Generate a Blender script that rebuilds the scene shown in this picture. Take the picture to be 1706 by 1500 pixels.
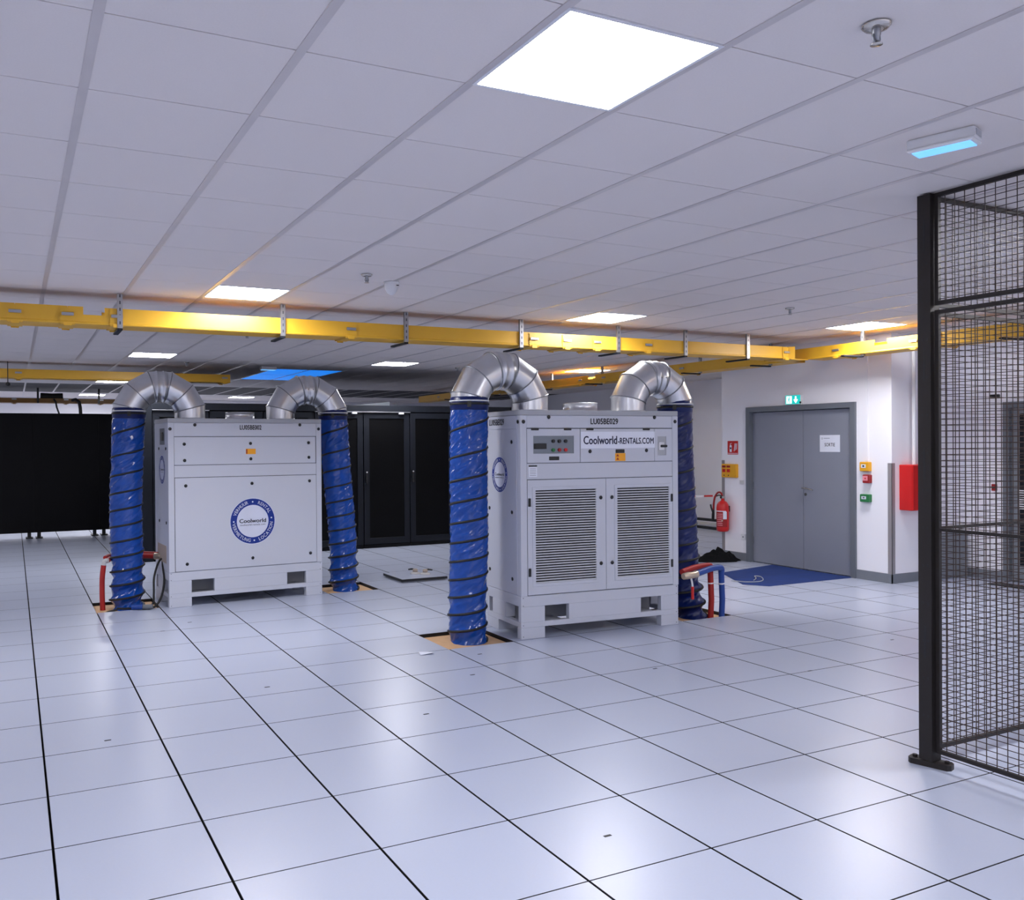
import bpy, math, random
from mathutils import Vector, Matrix, noise
random.seed(7)
PI = math.pi
for o in list(bpy.data.objects): bpy.data.objects.remove(o)
SC = bpy.context.scene
COL = SC.collection
H = 2.893                      # ceiling height

# ---------------------------------------------------------------- camera
CAM_LOC = Vector((-.1327, -3.9369, 1.6467))
yaw, pitch, roll = .4517, -.0067, -.0071
fwd = Vector((math.sin(yaw)*math.cos(pitch), math.cos(yaw)*math.cos(pitch), math.sin(pitch)))
rt = Vector((math.cos(yaw), -math.sin(yaw), 0)); up = rt.cross(fwd)
r2 = rt*math.cos(roll)+up*math.sin(roll); u2 = -rt*math.sin(roll)+up*math.cos(roll)
cd = bpy.data.cameras.new('camera'); cam = bpy.data.objects.new('camera', cd); COL.objects.link(cam)
cam.matrix_world = Matrix(((r2.x, u2.x, -fwd.x, CAM_LOC.x), (r2.y, u2.y, -fwd.y, CAM_LOC.y), (r2.z, u2.z, -fwd.z, CAM_LOC.z), (0, 0, 0, 1)))
cd.sensor_fit = 'HORIZONTAL'; cd.sensor_width = 36; cd.lens = 1470.25/1706*36
cd.shift_x = (853-734.83)/1706; cd.shift_y = 0; cd.clip_start = .05; cd.clip_end = 200
SC.camera = cam
def screen(p):
    d = Vector(p)-CAM_LOC; z = d.dot(fwd)
    if z < .1: return None
    return 734.83+1470.25*d.dot(r2)/z, 749.81-1470.25*d.dot(u2)/z

# ---------------------------------------------------------------- world, exposure
wd = bpy.data.worlds.new('world'); SC.world = wd; wd.use_nodes = True
wd.node_tree.nodes['Background'].inputs[0].default_value = (.5, .55, .65, 1)
wd.node_tree.nodes['Background'].inputs[1].default_value = 0
SC.view_settings.view_transform = 'Standard'; SC.view_settings.look = 'None'
SC.view_settings.exposure = 0; SC.view_settings.gamma = 1; SC.view_settings.use_curve_mapping = False
LAMP = 52.0                    # radiance of the ceiling panels
LAMP_COL = (.955, .955, 1.0)
SC.cycles.max_bounces = 7; SC.cycles.diffuse_bounces = 6; SC.cycles.glossy_bounces = 3; SC.cycles.transmission_bounces = 2
SC.cycles.caustics_reflective = False; SC.cycles.caustics_refractive = False
SC.cycles.use_adaptive_sampling = True; SC.cycles.adaptive_threshold = .08; SC.cycles.use_light_tree = False

# ---------------------------------------------------------------- materials
def lin(c): return tuple(((v/255)/12.92 if v/255 <= .04045 else ((v/255+.055)/1.055)**2.4) for v in c)
MATS = {}
def mat(name, rgb, rough=.5, metal=0, spec=.5, var=.06, vscale=6, bump=0, bscale=60, emit=None, estr=0, coat=0, rnd=0, alpha=None):
    m = bpy.data.materials.new(name); m.use_nodes = True; nt = m.node_tree; b = nt.nodes['Principled BSDF']
    c = lin(rgb)
    tc = nt.nodes.new('ShaderNodeTexCoord')
    n = nt.nodes.new('ShaderNodeTexNoise'); n.inputs['Scale'].default_value = vscale; n.inputs['Detail'].default_value = 1
    nt.links.new(tc.outputs['Object'], n.inputs['Vector'])
    r = nt.nodes.new('ShaderNodeMapRange'); r.inputs[3].default_value = 1-var; r.inputs[4].default_value = 1+var
    nt.links.new(n.outputs['Fac'], r.inputs[0])
    fac = r.outputs[0]
    if rnd:
        oi = nt.nodes.new('ShaderNodeObjectInfo'); r3 = nt.nodes.new('ShaderNodeMapRange'); r3.inputs[3].default_value = 1-rnd; r3.inputs[4].default_value = 1+rnd
        nt.links.new(oi.outputs['Random'], r3.inputs[0])
        mu = nt.nodes.new('ShaderNodeMath'); mu.operation = 'MULTIPLY'; nt.links.new(fac, mu.inputs[0]); nt.links.new(r3.outputs[0], mu.inputs[1]); fac = mu.outputs[0]
    mx = nt.nodes.new('ShaderNodeVectorMath'); mx.operation = 'SCALE'; mx.inputs[0].default_value = c
    nt.links.new(fac, mx.inputs['Scale']); nt.links.new(mx.outputs[0], b.inputs['Base Color'])
    b.inputs['Roughness'].default_value = rough; b.inputs['Metallic'].default_value = metal
    b.inputs['Specular IOR Level'].default_value = spec; b.inputs['Coat Weight'].default_value = coat
    if bump:
        n2 = nt.nodes.new('ShaderNodeTexNoise'); n2.inputs['Scale'].default_value = bscale; n2.inputs['Detail'].default_value = 0
        nt.links.new(tc.outputs['Object'], n2.inputs['Vector'])
        bp = nt.nodes.new('ShaderNodeBump'); bp.inputs['Strength'].default_value = bump; bp.inputs['Distance'].default_value = .01
        nt.links.new(n2.outputs['Fac'], bp.inputs['Height']); nt.links.new(bp.outputs[0], b.inputs['Normal'])
    if emit:
        b.inputs['Emission Color'].default_value = (*emit, 1); b.inputs['Emission Strength'].default_value = estr
    if alpha is not None:
        b.inputs['Transmission Weight'].default_value = alpha; b.inputs['IOR'].default_value = 1.1
    if emit and estr < 5: m.cycles.emission_sampling = 'NONE'
    MATS[name] = m; return m
mat('tile_white', (179, 186, 205), .3, spec=.45, var=.02, vscale=90, rnd=.012)
mat('tile_edge', (16, 16, 18), .6)
mat('under', (10, 10, 11), .9)
mat('ceil_tile', (226, 219, 216), .95, spec=.1, var=.03, vscale=160, rnd=.01)
mat('ceil_gap', (34, 32, 34), .9)
mat('runner', (200, 193, 192), .3, spec=.5)
mat('grille', (44, 42, 44), .7)
mat('wall', (241, 240, 245), .85, spec=.2, var=.012, vscale=1.5)
mat('base_grey', (120, 124, 132), .5)
mat('door_grey', (132, 135, 147), .5, var=.04, vscale=3)
mat('frame_grey', (104, 109, 117), .45)
mat('unit_white', (193, 196, 206), .42, var=.015, vscale=3)
mat('unit_cap', (166, 168, 174), .45)
mat('seam', (70, 72, 78), .7)
mat('dark_in', (22, 22, 25), .8)
mat('louvre', (186, 188, 194), .4)
mat('black_plastic', (14, 14, 16), .4)
mat('rubber', (18, 18, 19), .6)
mat('galv', (214, 215, 218), .3, metal=1, var=.09, vscale=9, bump=.03, bscale=14)
mat('galv_dull', (150, 152, 156), .4, metal=1, var=.1)
mat('slot_steel', (165, 165, 168), .38, metal=.9)
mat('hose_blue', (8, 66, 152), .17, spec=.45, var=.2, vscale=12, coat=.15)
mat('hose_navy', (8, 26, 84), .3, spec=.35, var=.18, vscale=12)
mat('yellow_shaded', (122, 84, 30), .45, var=.05, vscale=4)  # tray yellow with its backlit shade put into the colour
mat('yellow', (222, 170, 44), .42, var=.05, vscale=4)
mat('rack', (26, 29, 36), .5, spec=.2)
mat('rack_side', (14, 14, 17), .5, spec=.15)
mat('rack_mesh', (5, 5, 7), .5, spec=.12)
mat('partition', (17, 17, 20), .6, spec=.15, bump=.1, bscale=300)
mat('led', (240, 244, 255), .5, emit=LAMP_COL, estr=LAMP)
mat('led_frame', (225, 226, 230), .5)
mat('blue_led', (20, 110, 225), .5, emit=lin((22, 128, 238)), estr=.95)
mat('lens_blue', (150, 200, 240), .3, emit=lin((96, 176, 245)), estr=1.2)
mat('white_plastic', (222, 222, 224), .4)
mat('off_white', (200, 198, 196), .5)
mat('chrome', (200, 196, 190), .2, metal=1)
mat('cage_black', (30, 25, 24), .5, spec=.4)
mat('wire', (52, 36, 30), .5, spec=.4)
mat('red', (198, 24, 24), .4)
mat('dark_red', (150, 22, 24), .5)
mat('pipe_red', (166, 32, 28), .6)
mat('pipe_blue', (20, 62, 140), .5)
mat('brass', (196, 180, 160), .35, metal=.7)
mat('ply', (214, 172, 128), .7, var=.12, vscale=14)
mat('mat_blue', (16, 48, 112), .75, var=.2, vscale=5, bump=.15, bscale=30)
mat('cloth_black', (14, 14, 16), .9, spec=.2)
mat('orange', (238, 160, 20), .5)
mat('amber', (228, 164, 24), .5)
mat('green', (34, 116, 62), .45)
mat('exit_green', (0, 150, 140), .5, emit=lin((20, 200, 195)), estr=.85)
mat('exit_white', (250, 255, 255), .5, emit=(.85, 1, 1), estr=1.1)
mat('logo_blue', (8, 44, 132), .4)
mat('logo_white', (206, 210, 226), .4)
mat('print_navy', (12, 24, 66), .5)
mat('print_black', (14, 15, 20), .5)
mat('paper', (224, 227, 238), .6)
mat('steel_guard', (150, 145, 147), .45, metal=.15)
mat('grey_panel', (120, 126, 134), .5)
mat('tape_white', (232, 228, 228), .6)
mat('tan', (176, 160, 146), .7)
mat('pink', (236, 150, 160), .5)

# ---------------------------------------------------------------- mesh helpers
def smooth(pts, n=6):
    p = [Vector(q) for q in pts]; p = [p[0]*2-p[1]]+p+[p[-1]*2-p[-2]]; out = []
    for i in range(1, len(p)-2):
        for k in range(n):
            t = k/n; a, b, c, d = p[i-1:i+3]
            out.append(.5*((2*b)+(c-a)*t+(2*a-5*b+4*c-d)*t*t+(3*b-a-3*c+d)*t**3))
    return out+[p[-2]]
class MB:
    def __init__(s): s.v = []; s.f = []; s.mi = []; s.sm = []
    def add(s, vs, fs, mi=0, smooth=False, M=None):
        o = len(s.v)
        s.v += [tuple(M @ Vector(v)) if M else tuple(v) for v in vs]
        s.f += [tuple(i+o for i in f) for f in fs]; s.mi += [mi]*len(fs); s.sm += [smooth]*len(fs); return s
    def box(s, x0, x1, y0, y1, z0, z1, mi=0, M=None):
        v = [(x0,y0,z0),(x1,y0,z0),(x1,y1,z0),(x0,y1,z0),(x0,y0,z1),(x1,y0,z1),(x1,y1,z1),(x0,y1,z1)]
        return s.add(v, [(0,3,2,1),(4,5,6,7),(0,1,5,4),(1,2,6,5),(2,3,7,6),(3,0,4,7)], mi, M=M)
    def bbox(s, x0, x1, y0, y1, z0, z1, b=.004, mi=0, M=None):     # chamfered box
        v = []; 
        for z, i in ((z0, b), (z0+b, 0), (z1-b, 0), (z1, b)):
            v += [(x0+i,y0+b*(i==0)*0+i,z),(x1-i,y0+i,z),(x1-i,y1-i,z),(x0+i,y1-i,z)]
        f = [(3,2,1,0),(12,13,14,15)]
        for k in range(3):
            for j in range(4):
                a = k*4+j; c = k*4+(j+1) % 4; f.append((a, c, c+4, a+4))
        return s.add(v, f, mi, M=M)
    def tube(s, pts, r, n=10, mi=0, caps=True, smooth=True):
        pts = [Vector(p) for p in pts]; rings = []; ref = None
        for i, p in enumerate(pts):
            t = (pts[min(i+1, len(pts)-1)]-pts[max(i-1, 0)]).normalized()
            if ref is None: ref = Vector((0,0,1)) if abs(t.z) < .9 else Vector((1,0,0))
            a = (ref-t*ref.dot(t)).normalized(); b = t.cross(a); ref = a
            rr = r[i] if isinstance(r, (list, tuple)) else r
            rings.append([p+(a*math.cos(2*PI*k/n)+b*math.sin(2*PI*k/n))*rr for k in range(n)])
        v = [q for rg in rings for q in rg]; f = []
        for i in range(len(pts)-1):
            for k in range(n):
                f.append((i*n+k, i*n+(k+1) % n, (i+1)*n+(k+1) % n, (i+1)*n+k))
        s.add(v, f, mi, smooth)
        if caps:
            s.add(rings[0], [tuple(range(n))[::-1]], mi); s.add(rings[-1], [tuple(range(n))], mi)
        return s
    def cyl(s, p0, p1, r, n=16, mi=0, r1=None): return s.tube([p0, p1], [r, r if r1 is None else r1], n, mi)
    def lathe(s, prof, n=20, mi=0, M=None, smooth=True):           # prof: (r, z)
        v = [(r*math.cos(2*PI*k/n), r*math.sin(2*PI*k/n), z) for r, z in prof for k in range(n)]; f = []
        for i in range(len(prof)-1):
            for k in range(n): f.append((i*n+k, i*n+(k+1) % n, (i+1)*n+(k+1) % n, (i+1)*n+k))
        return s.add(v, f, mi, smooth, M)
    def prism(s, poly, fn, d0, d1, mi=0):                          # poly (a,b); fn(a,b,d)->xyz
        n = len(poly); v = [fn(a, b, d0) for a, b in poly]+[fn(a, b, d1) for a, b in poly]
        f = [tuple(range(n))[::-1], tuple(range(n, 2*n))]+[(i, (i+1) % n, n+(i+1) % n, n+i) for i in range(n)]
        return s.add(v, f, mi)
    def mesh(s, name, mats):
        me = bpy.data.meshes.new(name); me.from_pydata(s.v, [], s.f)
        for m in (mats if isinstance(mats, (list, tuple)) else [mats]): me.materials.append(MATS[m])
        me.polygons.foreach_set('material_index', s.mi); me.polygons.foreach_set('use_smooth', s.sm); me.update(); return me
    def build(s, name, mats, parent=None, loc=None, label=None):
        return link(name, s.mesh(name, mats), parent, loc, label)
def link(name, me, parent=None, loc=None, label=None):
    o = bpy.data.objects.new(name, me); COL.objects.link(o)
    if parent: o.parent = parent
    if loc: o.location = loc
    if label: o['label'] = label
    return o
def tag(o, label, cat, group=None, kind=None):
    o['label'] = label; o['category'] = cat
    if group: o['group'] = group
    if kind: o['kind'] = kind
    return o
def thing(name, label, cat, loc=(0,0,0), rz=0, group=None):
    o = bpy.data.objects.new(name, None); COL.objects.link(o); o.location = loc; o.rotation_euler = (0,0,rz); o.empty_display_size = .1
    return tag(o, label, cat, group)
def B(*a, **k): return MB().box(*a, **k)
def BB(*a, **k): return MB().bbox(*a, **k)
_gl = {}
def glyph(ch, bold=.012):
    k = (ch, bold)
    if k not in _gl:
        cu = bpy.data.curves.new('t', 'FONT'); cu.body = ch; cu.size = 1; cu.resolution_u = 3
        ob = bpy.data.objects.new('t', cu); COL.objects.link(ob); bpy.context.view_layer.update()
        me = bpy.data.meshes.new_from_object(ob.evaluated_get(bpy.context.evaluated_depsgraph_get()))
        vs = [tuple(v.co) for v in me.vertices]; fs = [tuple(p.vertices) for p in me.polygons]; n = len(vs)
        sh = [(0, 0)] if bold < .005 else [(-bold, 0), (bold, 0), (0, bold*.7), (0, -bold*.7)]          # heavier strokes from shifted copies
        _gl[k] = ([(x+a, y+b, 0) for a, b in sh for x, y, _ in vs], [tuple(i+q*n for i in f) for q in range(len(sh)) for f in fs])
        bpy.data.objects.remove(ob); bpy.data.curves.remove(cu); bpy.data.meshes.remove(me)
    return _gl[k]
def text(mb, body, size, fn, bold=.012, mi=0, sx=1, width=None):    # fn(a,b)->xyz, centred on (0,0); capital height about .69*size
    v, f = glyph(body, bold); xs = [p[0] for p in v]; w = max(xs)-min(xs); c = (max(xs)+min(xs))/2
    if width: sx = width/(w*size)
    return mb.add([fn((p[0]-c)*size*sx, (p[1]-.345)*size) for p in v], f, mi)
def ring_text(mb, body, R, size, a0, fn, inward=False, mi=0, sp=.10, sx=.86):
    # letters along a circle, centred on angle a0 (0 = top, clockwise); inward = tops towards the centre
    ws = []
    for ch in body:
        v, f = glyph(ch, .025); xs = [p[0] for p in v]; ws.append((min(xs), max(xs)))
    tot = sum(b-a+sp for a, b in ws)*size*sx; cur = -tot/2
    for ch, (a, b) in zip(body, ws):
        w = (b-a+sp)*size*sx; mid = cur+w/2; cur += w
        v, f = glyph(ch, .025)
        ang = a0+(mid/R if not inward else -mid/R)
        out = []
        for p in v:
            tx = (p[0]-(a+b)/2)*size*sx; ty = (p[1]-.345)*size
            if not inward: rr = R+ty; t = tx
            else: rr = R-ty; t = -tx
            out.append(fn(rr*math.sin(ang)+t*math.cos(ang), rr*math.cos(ang)-t*math.sin(ang)))
        mb.add(out, f, mi)
def disc(mb, R, fn, r0=0, n=48, mi=0):
    if r0 == 0: return mb.add([fn(R*math.sin(2*PI*k/n), R*math.cos(2*PI*k/n)) for k in range(n)], [tuple(range(n))[::-1]], mi)
    v = [fn(r*math.sin(2*PI*k/n), r*math.cos(2*PI*k/n)) for r in (r0, R) for k in range(n)]
    return mb.add(v, [(k, (k+1) % n, n+(k+1) % n, n+k) for k in range(n)], mi)

# ---------------------------------------------------------------- floor
GX0, GX1, GY0, GY1 = -9, 22, -13, 35
X0, X1, Y0, Y1 = GX0*.6, GX1*.6, GY0*.6, GY1*.6
fl = tag(B(X0, X1, Y0, Y1, -.2, -.036).build('floor', 'under'), 'white raised access floor of square tiles with black joints', 'floor', kind='structure')
HOLES = {(5, 4), (1, 9), (5, 9), (9, 4)}
def cell_px(cx, cy, z, s=.6):
    q = [screen((cx+a*s, cy+b*s, z)) for a, b in ((0,0),(1,0),(1,1),(0,1))]
    if None in q: return 0
    mx = sum(p[0] for p in q)/4; my = sum(p[1] for p in q)/4
    if not (-60 < mx < 1766 and -40 < my < 1540): return 0
    return abs(sum(q[i][0]*q[(i+1)%4][1]-q[(i+1)%4][0]*q[i][1] for i in range(4)))/2
def tile_mb(w, d, th, ox=0, oy=0, z1=0):
    m = MB(); x0, x1, y0, y1 = ox, ox+w, oy, oy+d; c = .0015
    v = [(x0,y0,z1-th),(x1,y0,z1-th),(x1,y1,z1-th),(x0,y1,z1-th),(x0,y0,z1-c),(x1,y0,z1-c),(x1,y1,z1-c),(x0,y1,z1-c),(x0+c,y0+c,z1),(x1-c,y0+c,z1),(x1-c,y1-c,z1),(x0+c,y1-c,z1)]
    m.add(v, [(8,9,10,11)], 0); m.add(v, [(0,1,5,4),(1,2,6,5),(2,3,7,6),(3,0,4,7),(4,5,9,8),(5,6,10,9),(6,7,11,10),(7,4,8,11)], 1); return m
cells = [(cell_px(i*.6, j*.6, 0), i, j) for i in range(GX0, GX1) for j in range(GY0, GY1) if (i, j) not in HOLES]
cells.sort(reverse=True)
tme = tile_mb(.592, .596, .035, .004, .002).mesh('floor_tile', ['tile_white', 'tile_edge'])
for a, i, j in cells[:300]: link('floor_tile', tme, fl, (i*.6, j*.6, 0))
rest = MB()
for a, i, j in cells[300:]:
    t = tile_mb(.592, .596, .035, i*.6+.004, j*.6+.002); rest.add(t.v, t.f); rest.mi[-9:] = t.mi
o = rest.build('floor_tile_field', ['tile_white', 'tile_edge'], fl); o['kind'] = 'stuff'
slot = B(-.018, .018, -.007, .007, .0002, .0012).mesh('tile_slot', 'print_black')
for x, y in ((2.093,-.92),(1.336,4.49),(2.12,.94),(2.80,1.62),(3.14,2.14),(4.06,1.16),(.33,1.32),(1.41,1.98),(1.05,4.2),(5.0,.6),(6.4,1.0)):
    link('tile_slot', slot, fl, (x, y, 0))

# ---------------------------------------------------------------- ceiling
CX, CY = .099, -1.2297
ce = tag(B(X0, X1+.4, Y0, Y1, H+.022, H+.2).build('ceiling', 'ceil_gap'), 'white suspended ceiling of square mineral tiles', 'ceiling', kind='structure')
LIGHTS = [(2,-1),(2,7),(8,7),(13,6),(2,16),(8,16),(14,16),(2,25),(2,33),(8,33)]
OUT = [(8,-1),(13,-2),(-4,-1),(-4,7),(-4,16),(-4,25),(-4,33),(2,-9),(8,-9),(-4,-9),(13,-9)]
BLUE = [(6,19),(7,19),(6,20),(7,20),(6,21),(7,21),(6,22),(7,22)]
used = set(LIGHTS+OUT+BLUE)
ci = [(i, j) for i in range(-9, 21) for j in range(-11, 37)]
cc = [(cell_px(CX+i*.6, CY+j*.6, H), i, j) for i, j in ci if (i, j) not in used and not 27 <= j <= 31]
cc.sort(reverse=True)
cme = B(.008, .592, .003, .597, 0, .016).mesh('ceiling_tile', 'ceil_tile')
for a, i, j in cc[:300]: link('ceiling_tile', cme, ce, (CX+i*.6, CY+j*.6, H))
rest = MB()
for a, i, j in cc[300:]: rest.box(CX+i*.6+.008, CX+i*.6+.592, CY+j*.6+.002, CY+j*.6+.598, H, H+.016)
o = rest.build('ceiling_tile_field', 'ceil_tile', ce); o['kind'] = 'stuff'
gr = MB()
for i, j in ci:
    if 27 <= j <= 31: gr.box(CX+i*.6+.008, CX+i*.6+.592, CY+j*.6+.003, CY+j*.6+.597, H, H+.012)
o = gr.build('grille_tile_field', 'grille', ce); o['kind'] = 'stuff'
rme = B(-.016, .016, 0, Y1-Y0, -.003, .002).mesh('ceiling_runner', 'runner')
for i in range(-9, 22): link('ceiling_runner', rme, ce, (CX+i*.6, Y0, H))

# ---------------------------------------------------------------- walls
def struct(name, mb, m, label, cat): return tag(mb.build(name, m), label, cat, kind='structure')
WX = 8.97; CYN = 2.94; RX = 10.28
wr = struct('wall_right', B(WX, WX+.25, CYN, 3.41, 0, H+.02).box(WX, WX+.25, 5.16, 5.64, 0, H+.02).box(WX, WX+.25, 3.41, 5.16, 2.12, H+.02)
            .box(WX+.25, 12.4, 5.44, 5.64, 0, H+.02), 'wall', 'white wall around the grey double door', 'wall')
struct('wall_recess', B(12.4, 12.6, 5.44, Y1, 0, H+.02), 'wall', 'white wall set back behind the right-hand cooling unit', 'wall')
struct('wall_far', B(X0, 12.6, 20.5, 20.7, 0, H+.02), 'wall', 'white wall at the far end behind the racks', 'wall')
struct('wall_left', B(X0-.2, X0+.0, Y0, 20.7, 0, H+.02), 'wall', 'white wall closing the hall on the left', 'wall')
struct('wall_back', B(X0, RX+.2, Y0-.2, Y0, 0, H+.02), 'wall', 'white wall behind the viewer', 'wall')
struct('wall_niche', B(WX+.25, RX+.2, CYN, CYN+.2, 0, H+.02), 'wall', 'short white wall carrying the red hose cabinet', 'wall')
struct('wall_side', B(RX, RX+.2, Y0, 1.35, 0, H+.02).box(RX, RX+.2, 2.47, CYN, 0, H+.02).box(RX, RX+.2, 1.35, 2.47, 2.09, H+.02), 'wall', 'white wall with the dark glazed door behind the mesh cage', 'wall')
struct('baseboard_right', BB(WX-.012, WX, CYN-.012, 3.41, 0, .11, .003).bbox(WX-.012, WX, 5.16, 5.65, 0, .11, .003), 'base_grey', 'grey skirting along the double-door wall', 'baseboard')
struct('baseboard_niche', BB(WX-.012, RX, CYN-.012, CYN, 0, .11, .003), 'base_grey', 'grey skirting under the red hose cabinet', 'baseboard')
struct('baseboard_side', BB(RX-.012, RX, 2.47, CYN-.012, 0, .11, .003), 'base_grey', 'short grey skirting beside the dark glazed door', 'baseboard')
def guard(name, y, sy, lab):
    m = BB(WX-.004, WX+.05, min(y, y+sy*.004), max(y, y+sy*.004), .11, 1.39, .001); m.bbox(WX-.004, WX, min(y-sy*.05, y+sy*.004), max(y-sy*.05, y+sy*.004), .11, 1.39, .001)
    struct(name, m, 'steel_guard', lab, 'corner guard')
guard('trim_1', CYN, -1, 'grey metal corner guard between the call points and the red cabinet')
guard('trim_2', 5.64, 1, 'grey metal corner guard beside the fire extinguisher')
# double door
d1 = thing('door_1', 'grey steel double door with a paper notice on its right leaf', 'door', (WX, 3.41, 0)); d1['kind'] = 'structure'
fm = BB(-.03, .2, 0, .07, 0, 2.12, .004).bbox(-.03, .2, 1.68, 1.75, 0, 2.12, .004).bbox(-.03, .2, .07, 1.68, 2.05, 2.12, .004)
fm.build('door_frame', 'frame_grey', d1)
lf = BB(.03, .08, .073, .818, .008, 2.045, .003).build('door_leaf', 'door_grey', d1)
lf2 = BB(.03, .08, .823, 1.677, .008, 2.045, .003).build('door_leaf', 'door_grey', d1)
hm = MB().cyl((.03, .78, 1.05), (-.03, .78, 1.05), .011, 10).tube([(-.03, .79, 1.05), (-.04, .75, 1.052), (-.04, .65, 1.04), (-.035, .62, 1.03)], .010, 8)
hm.build('lever_handle', 'chrome', lf); MB().cyl((.02,.78,.97),(.03,.78,.97),.018,14).build('lock_rosette', 'chrome', lf)
for y, z in ((1.672, .25), (1.672, 1.0), (1.672, 1.8)): MB().cyl((.022, y, z), (.022, y, z+.1), .009, 8).build('hinge', 'frame_grey', lf2)
for y, z in ((.078, .25), (.078, 1.0), (.078, 1.8)): MB().cyl((.022, y, z), (.022, y, z+.1), .009, 8).build('hinge', 'frame_grey', lf)
# door behind the cage
d2 = thing('door_2', 'dark glazed door in a grey frame behind the mesh cage', 'door', (RX, 1.35, 0)); d2['kind'] = 'structure'
BB(-.02, .15, 0, .07, 0, 2.09, .004).bbox(-.02, .15, 1.05, 1.12, 0, 2.09, .004).bbox(-.02, .15, .07, 1.05, 2.02, 2.09, .004).build('door_frame', 'frame_grey', d2)
l2 = BB(.03, .08, .073, 1.047, .01, 2.018, .003).build('door_leaf', 'grey_panel', d2)
BB(.02, .031, .17, .95, .2, 1.95, .003).build('dark_glass', 'rack', l2)
vm = MB()
for k in range(9): vm.box(.008, .02, .72, .95, .85+k*.026, .862+k*.026)
vm.build('white_grille', 'white_plastic', l2)
MB().cyl((.03,.12,1.05),(-.03,.12,1.05),.012,10).build('door_knob', 'chrome', l2)

# ---------------------------------------------------------------- ceiling lights
def led(i, j, label, group='square ceiling light panels'):
    t = thing('ceiling_light', label, 'ceiling light', (CX+i*.6+.3, CY+j*.6+.3, H), 0, group)
    m = MB()
    for a, b, c, d in ((-.292,.292,-.298,-.284),(-.292,.292,.284,.298),(-.292,-.278,-.284,.284),(.278,.292,-.284,.284)): m.box(a, b, c, d, -.004, .012)
    m.build('frame', 'led_frame', t); MB().add([(-.278,-.284,-.001),(.278,-.284,-.001),(.278,.284,-.001),(-.278,.284,-.001)], [(3,2,1,0)]).build('diffuser', 'led', t)
LL = {(2,-1):'large bright ceiling light panel nearest the camera', (2,7):'bright ceiling light panel just in front of the left part of the long yellow tray',
 (8,7):'bright ceiling light panel above the right-hand cooling unit, before the long yellow tray', (13,6):'bright ceiling light panel near the corner where the yellow tray meets the door wall',
 (2,16):'bright ceiling light panel above the left elbow of the left-hand cooling unit', (8,16):'bright ceiling light panel between the two cooling units, right of the blue panels',
 (14,16):'ceiling light panel seen just over the yellow tray behind the right elbow', (2,25):'far ceiling light panel just under the short yellow tray on the left',
 (2,33):'farthest ceiling light panel at the left above the black screens', (8,33):'farthest ceiling light panel above the rack tops between the elbows'}
for c in LIGHTS: led(*c, LL[c])
OL = {(8,-1):'ceiling light panel above the mesh cage approach',(13,-2):'ceiling light panel above the inside of the mesh cage'}
for n, c in enumerate(OUT): led(*c, OL.get(c, 'ceiling light panel out of the view'), 'square ceiling light panels' if c in OL else 'ceiling light panels out of view')
names = ['near left', 'near right', 'far left', 'far right']
for n, (i, j) in enumerate(((6,19),(7,19),(6,21),(7,21))):
    t = thing('blue_ceiling_panel', 'glowing blue ceiling panel, %s of the four above the racks' % names[n], 'ceiling panel', (CX+i*.6, CY+j*.6, H), 0, 'blue ceiling panels')
    B(.006, .594, .004, 1.196, -.002, .008).build('blue_sheet', 'blue_led', t)
    B(0, .006, 0, 1.2, -.004, .01).box(.594, .6, 0, 1.2, -.004, .01).box(.006, .594, 0, .004, -.004, .01).box(.006, .594, 1.196, 1.2, -.004, .01).build('frame', 'base_grey', t)

# ---------------------------------------------------------------- cooling units
def logo(parent, R, fn0, fn1, fn2):
    l = disc(MB(), R, fn0).build('logo_disc', 'logo_white', parent)
    m = disc(MB(), R*.975, fn1, r0=R*.70); m.build('blue_ring', 'logo_blue', l)
    t = MB(); sz = R*.205; rr = R*.835
    ring_text(t, 'VERHUUR', rr, sz, math.radians(-43), fn2); ring_text(t, 'RENTAL', rr, sz, math.radians(41), fn2)
    ring_text(t, 'LOCATION', rr, sz, math.radians(128), fn2, True); ring_text(t, 'VERMIETUNG', rr, sz, math.radians(226), fn2, True)
    for a in (0, 82, 176, 270):
        a = math.radians(a); c = (rr*math.sin(a), rr*math.cos(a)); disc(t, R*.035, lambda x, y: fn2(c[0]+x, c[1]+y), n=12)
    t.build('ring_lettering', 'paper', l)['kind'] = 'stuff'
    t = MB(); text(t, 'Coolworld', R*.24, lambda a, b: fn2(a, b+R*.02), .025, width=R*1.18); t.build('lettering', 'print_black', l)
    t = MB(); text(t, 'coolworld-rentals.com', R*.11, lambda a, b: fn2(a, b-R*.15), .0, width=R*1.12); t.build('lettering', 'print_black', l)
D = .68; UH = 1.93
def knob_mesh():
    m = MB(); m.lathe([(0,0),(.015,0),(.017,.003),(.015,.006),(.005,.007),(0,.007)], 14, M=Matrix.Rotation(PI/2, 4, 'X')); return m.mesh('fastener', 'black_plastic')
KN = knob_mesh()
KS = MB().lathe([(0,0),(.015,0),(.017,.003),(.015,.006),(.005,.007),(0,.007)], 14, M=Matrix.Rotation(-PI/2, 4, 'Y')).mesh('side_fastener', 'black_plastic')
def panel(u, name, x0, x1, z0, z1, y=-.004, m='unit_white'):
    return BB(x0+.002, x1-.002, y, .006, z0+.002, z1-.002, .0025).build(name, m, u)
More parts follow.
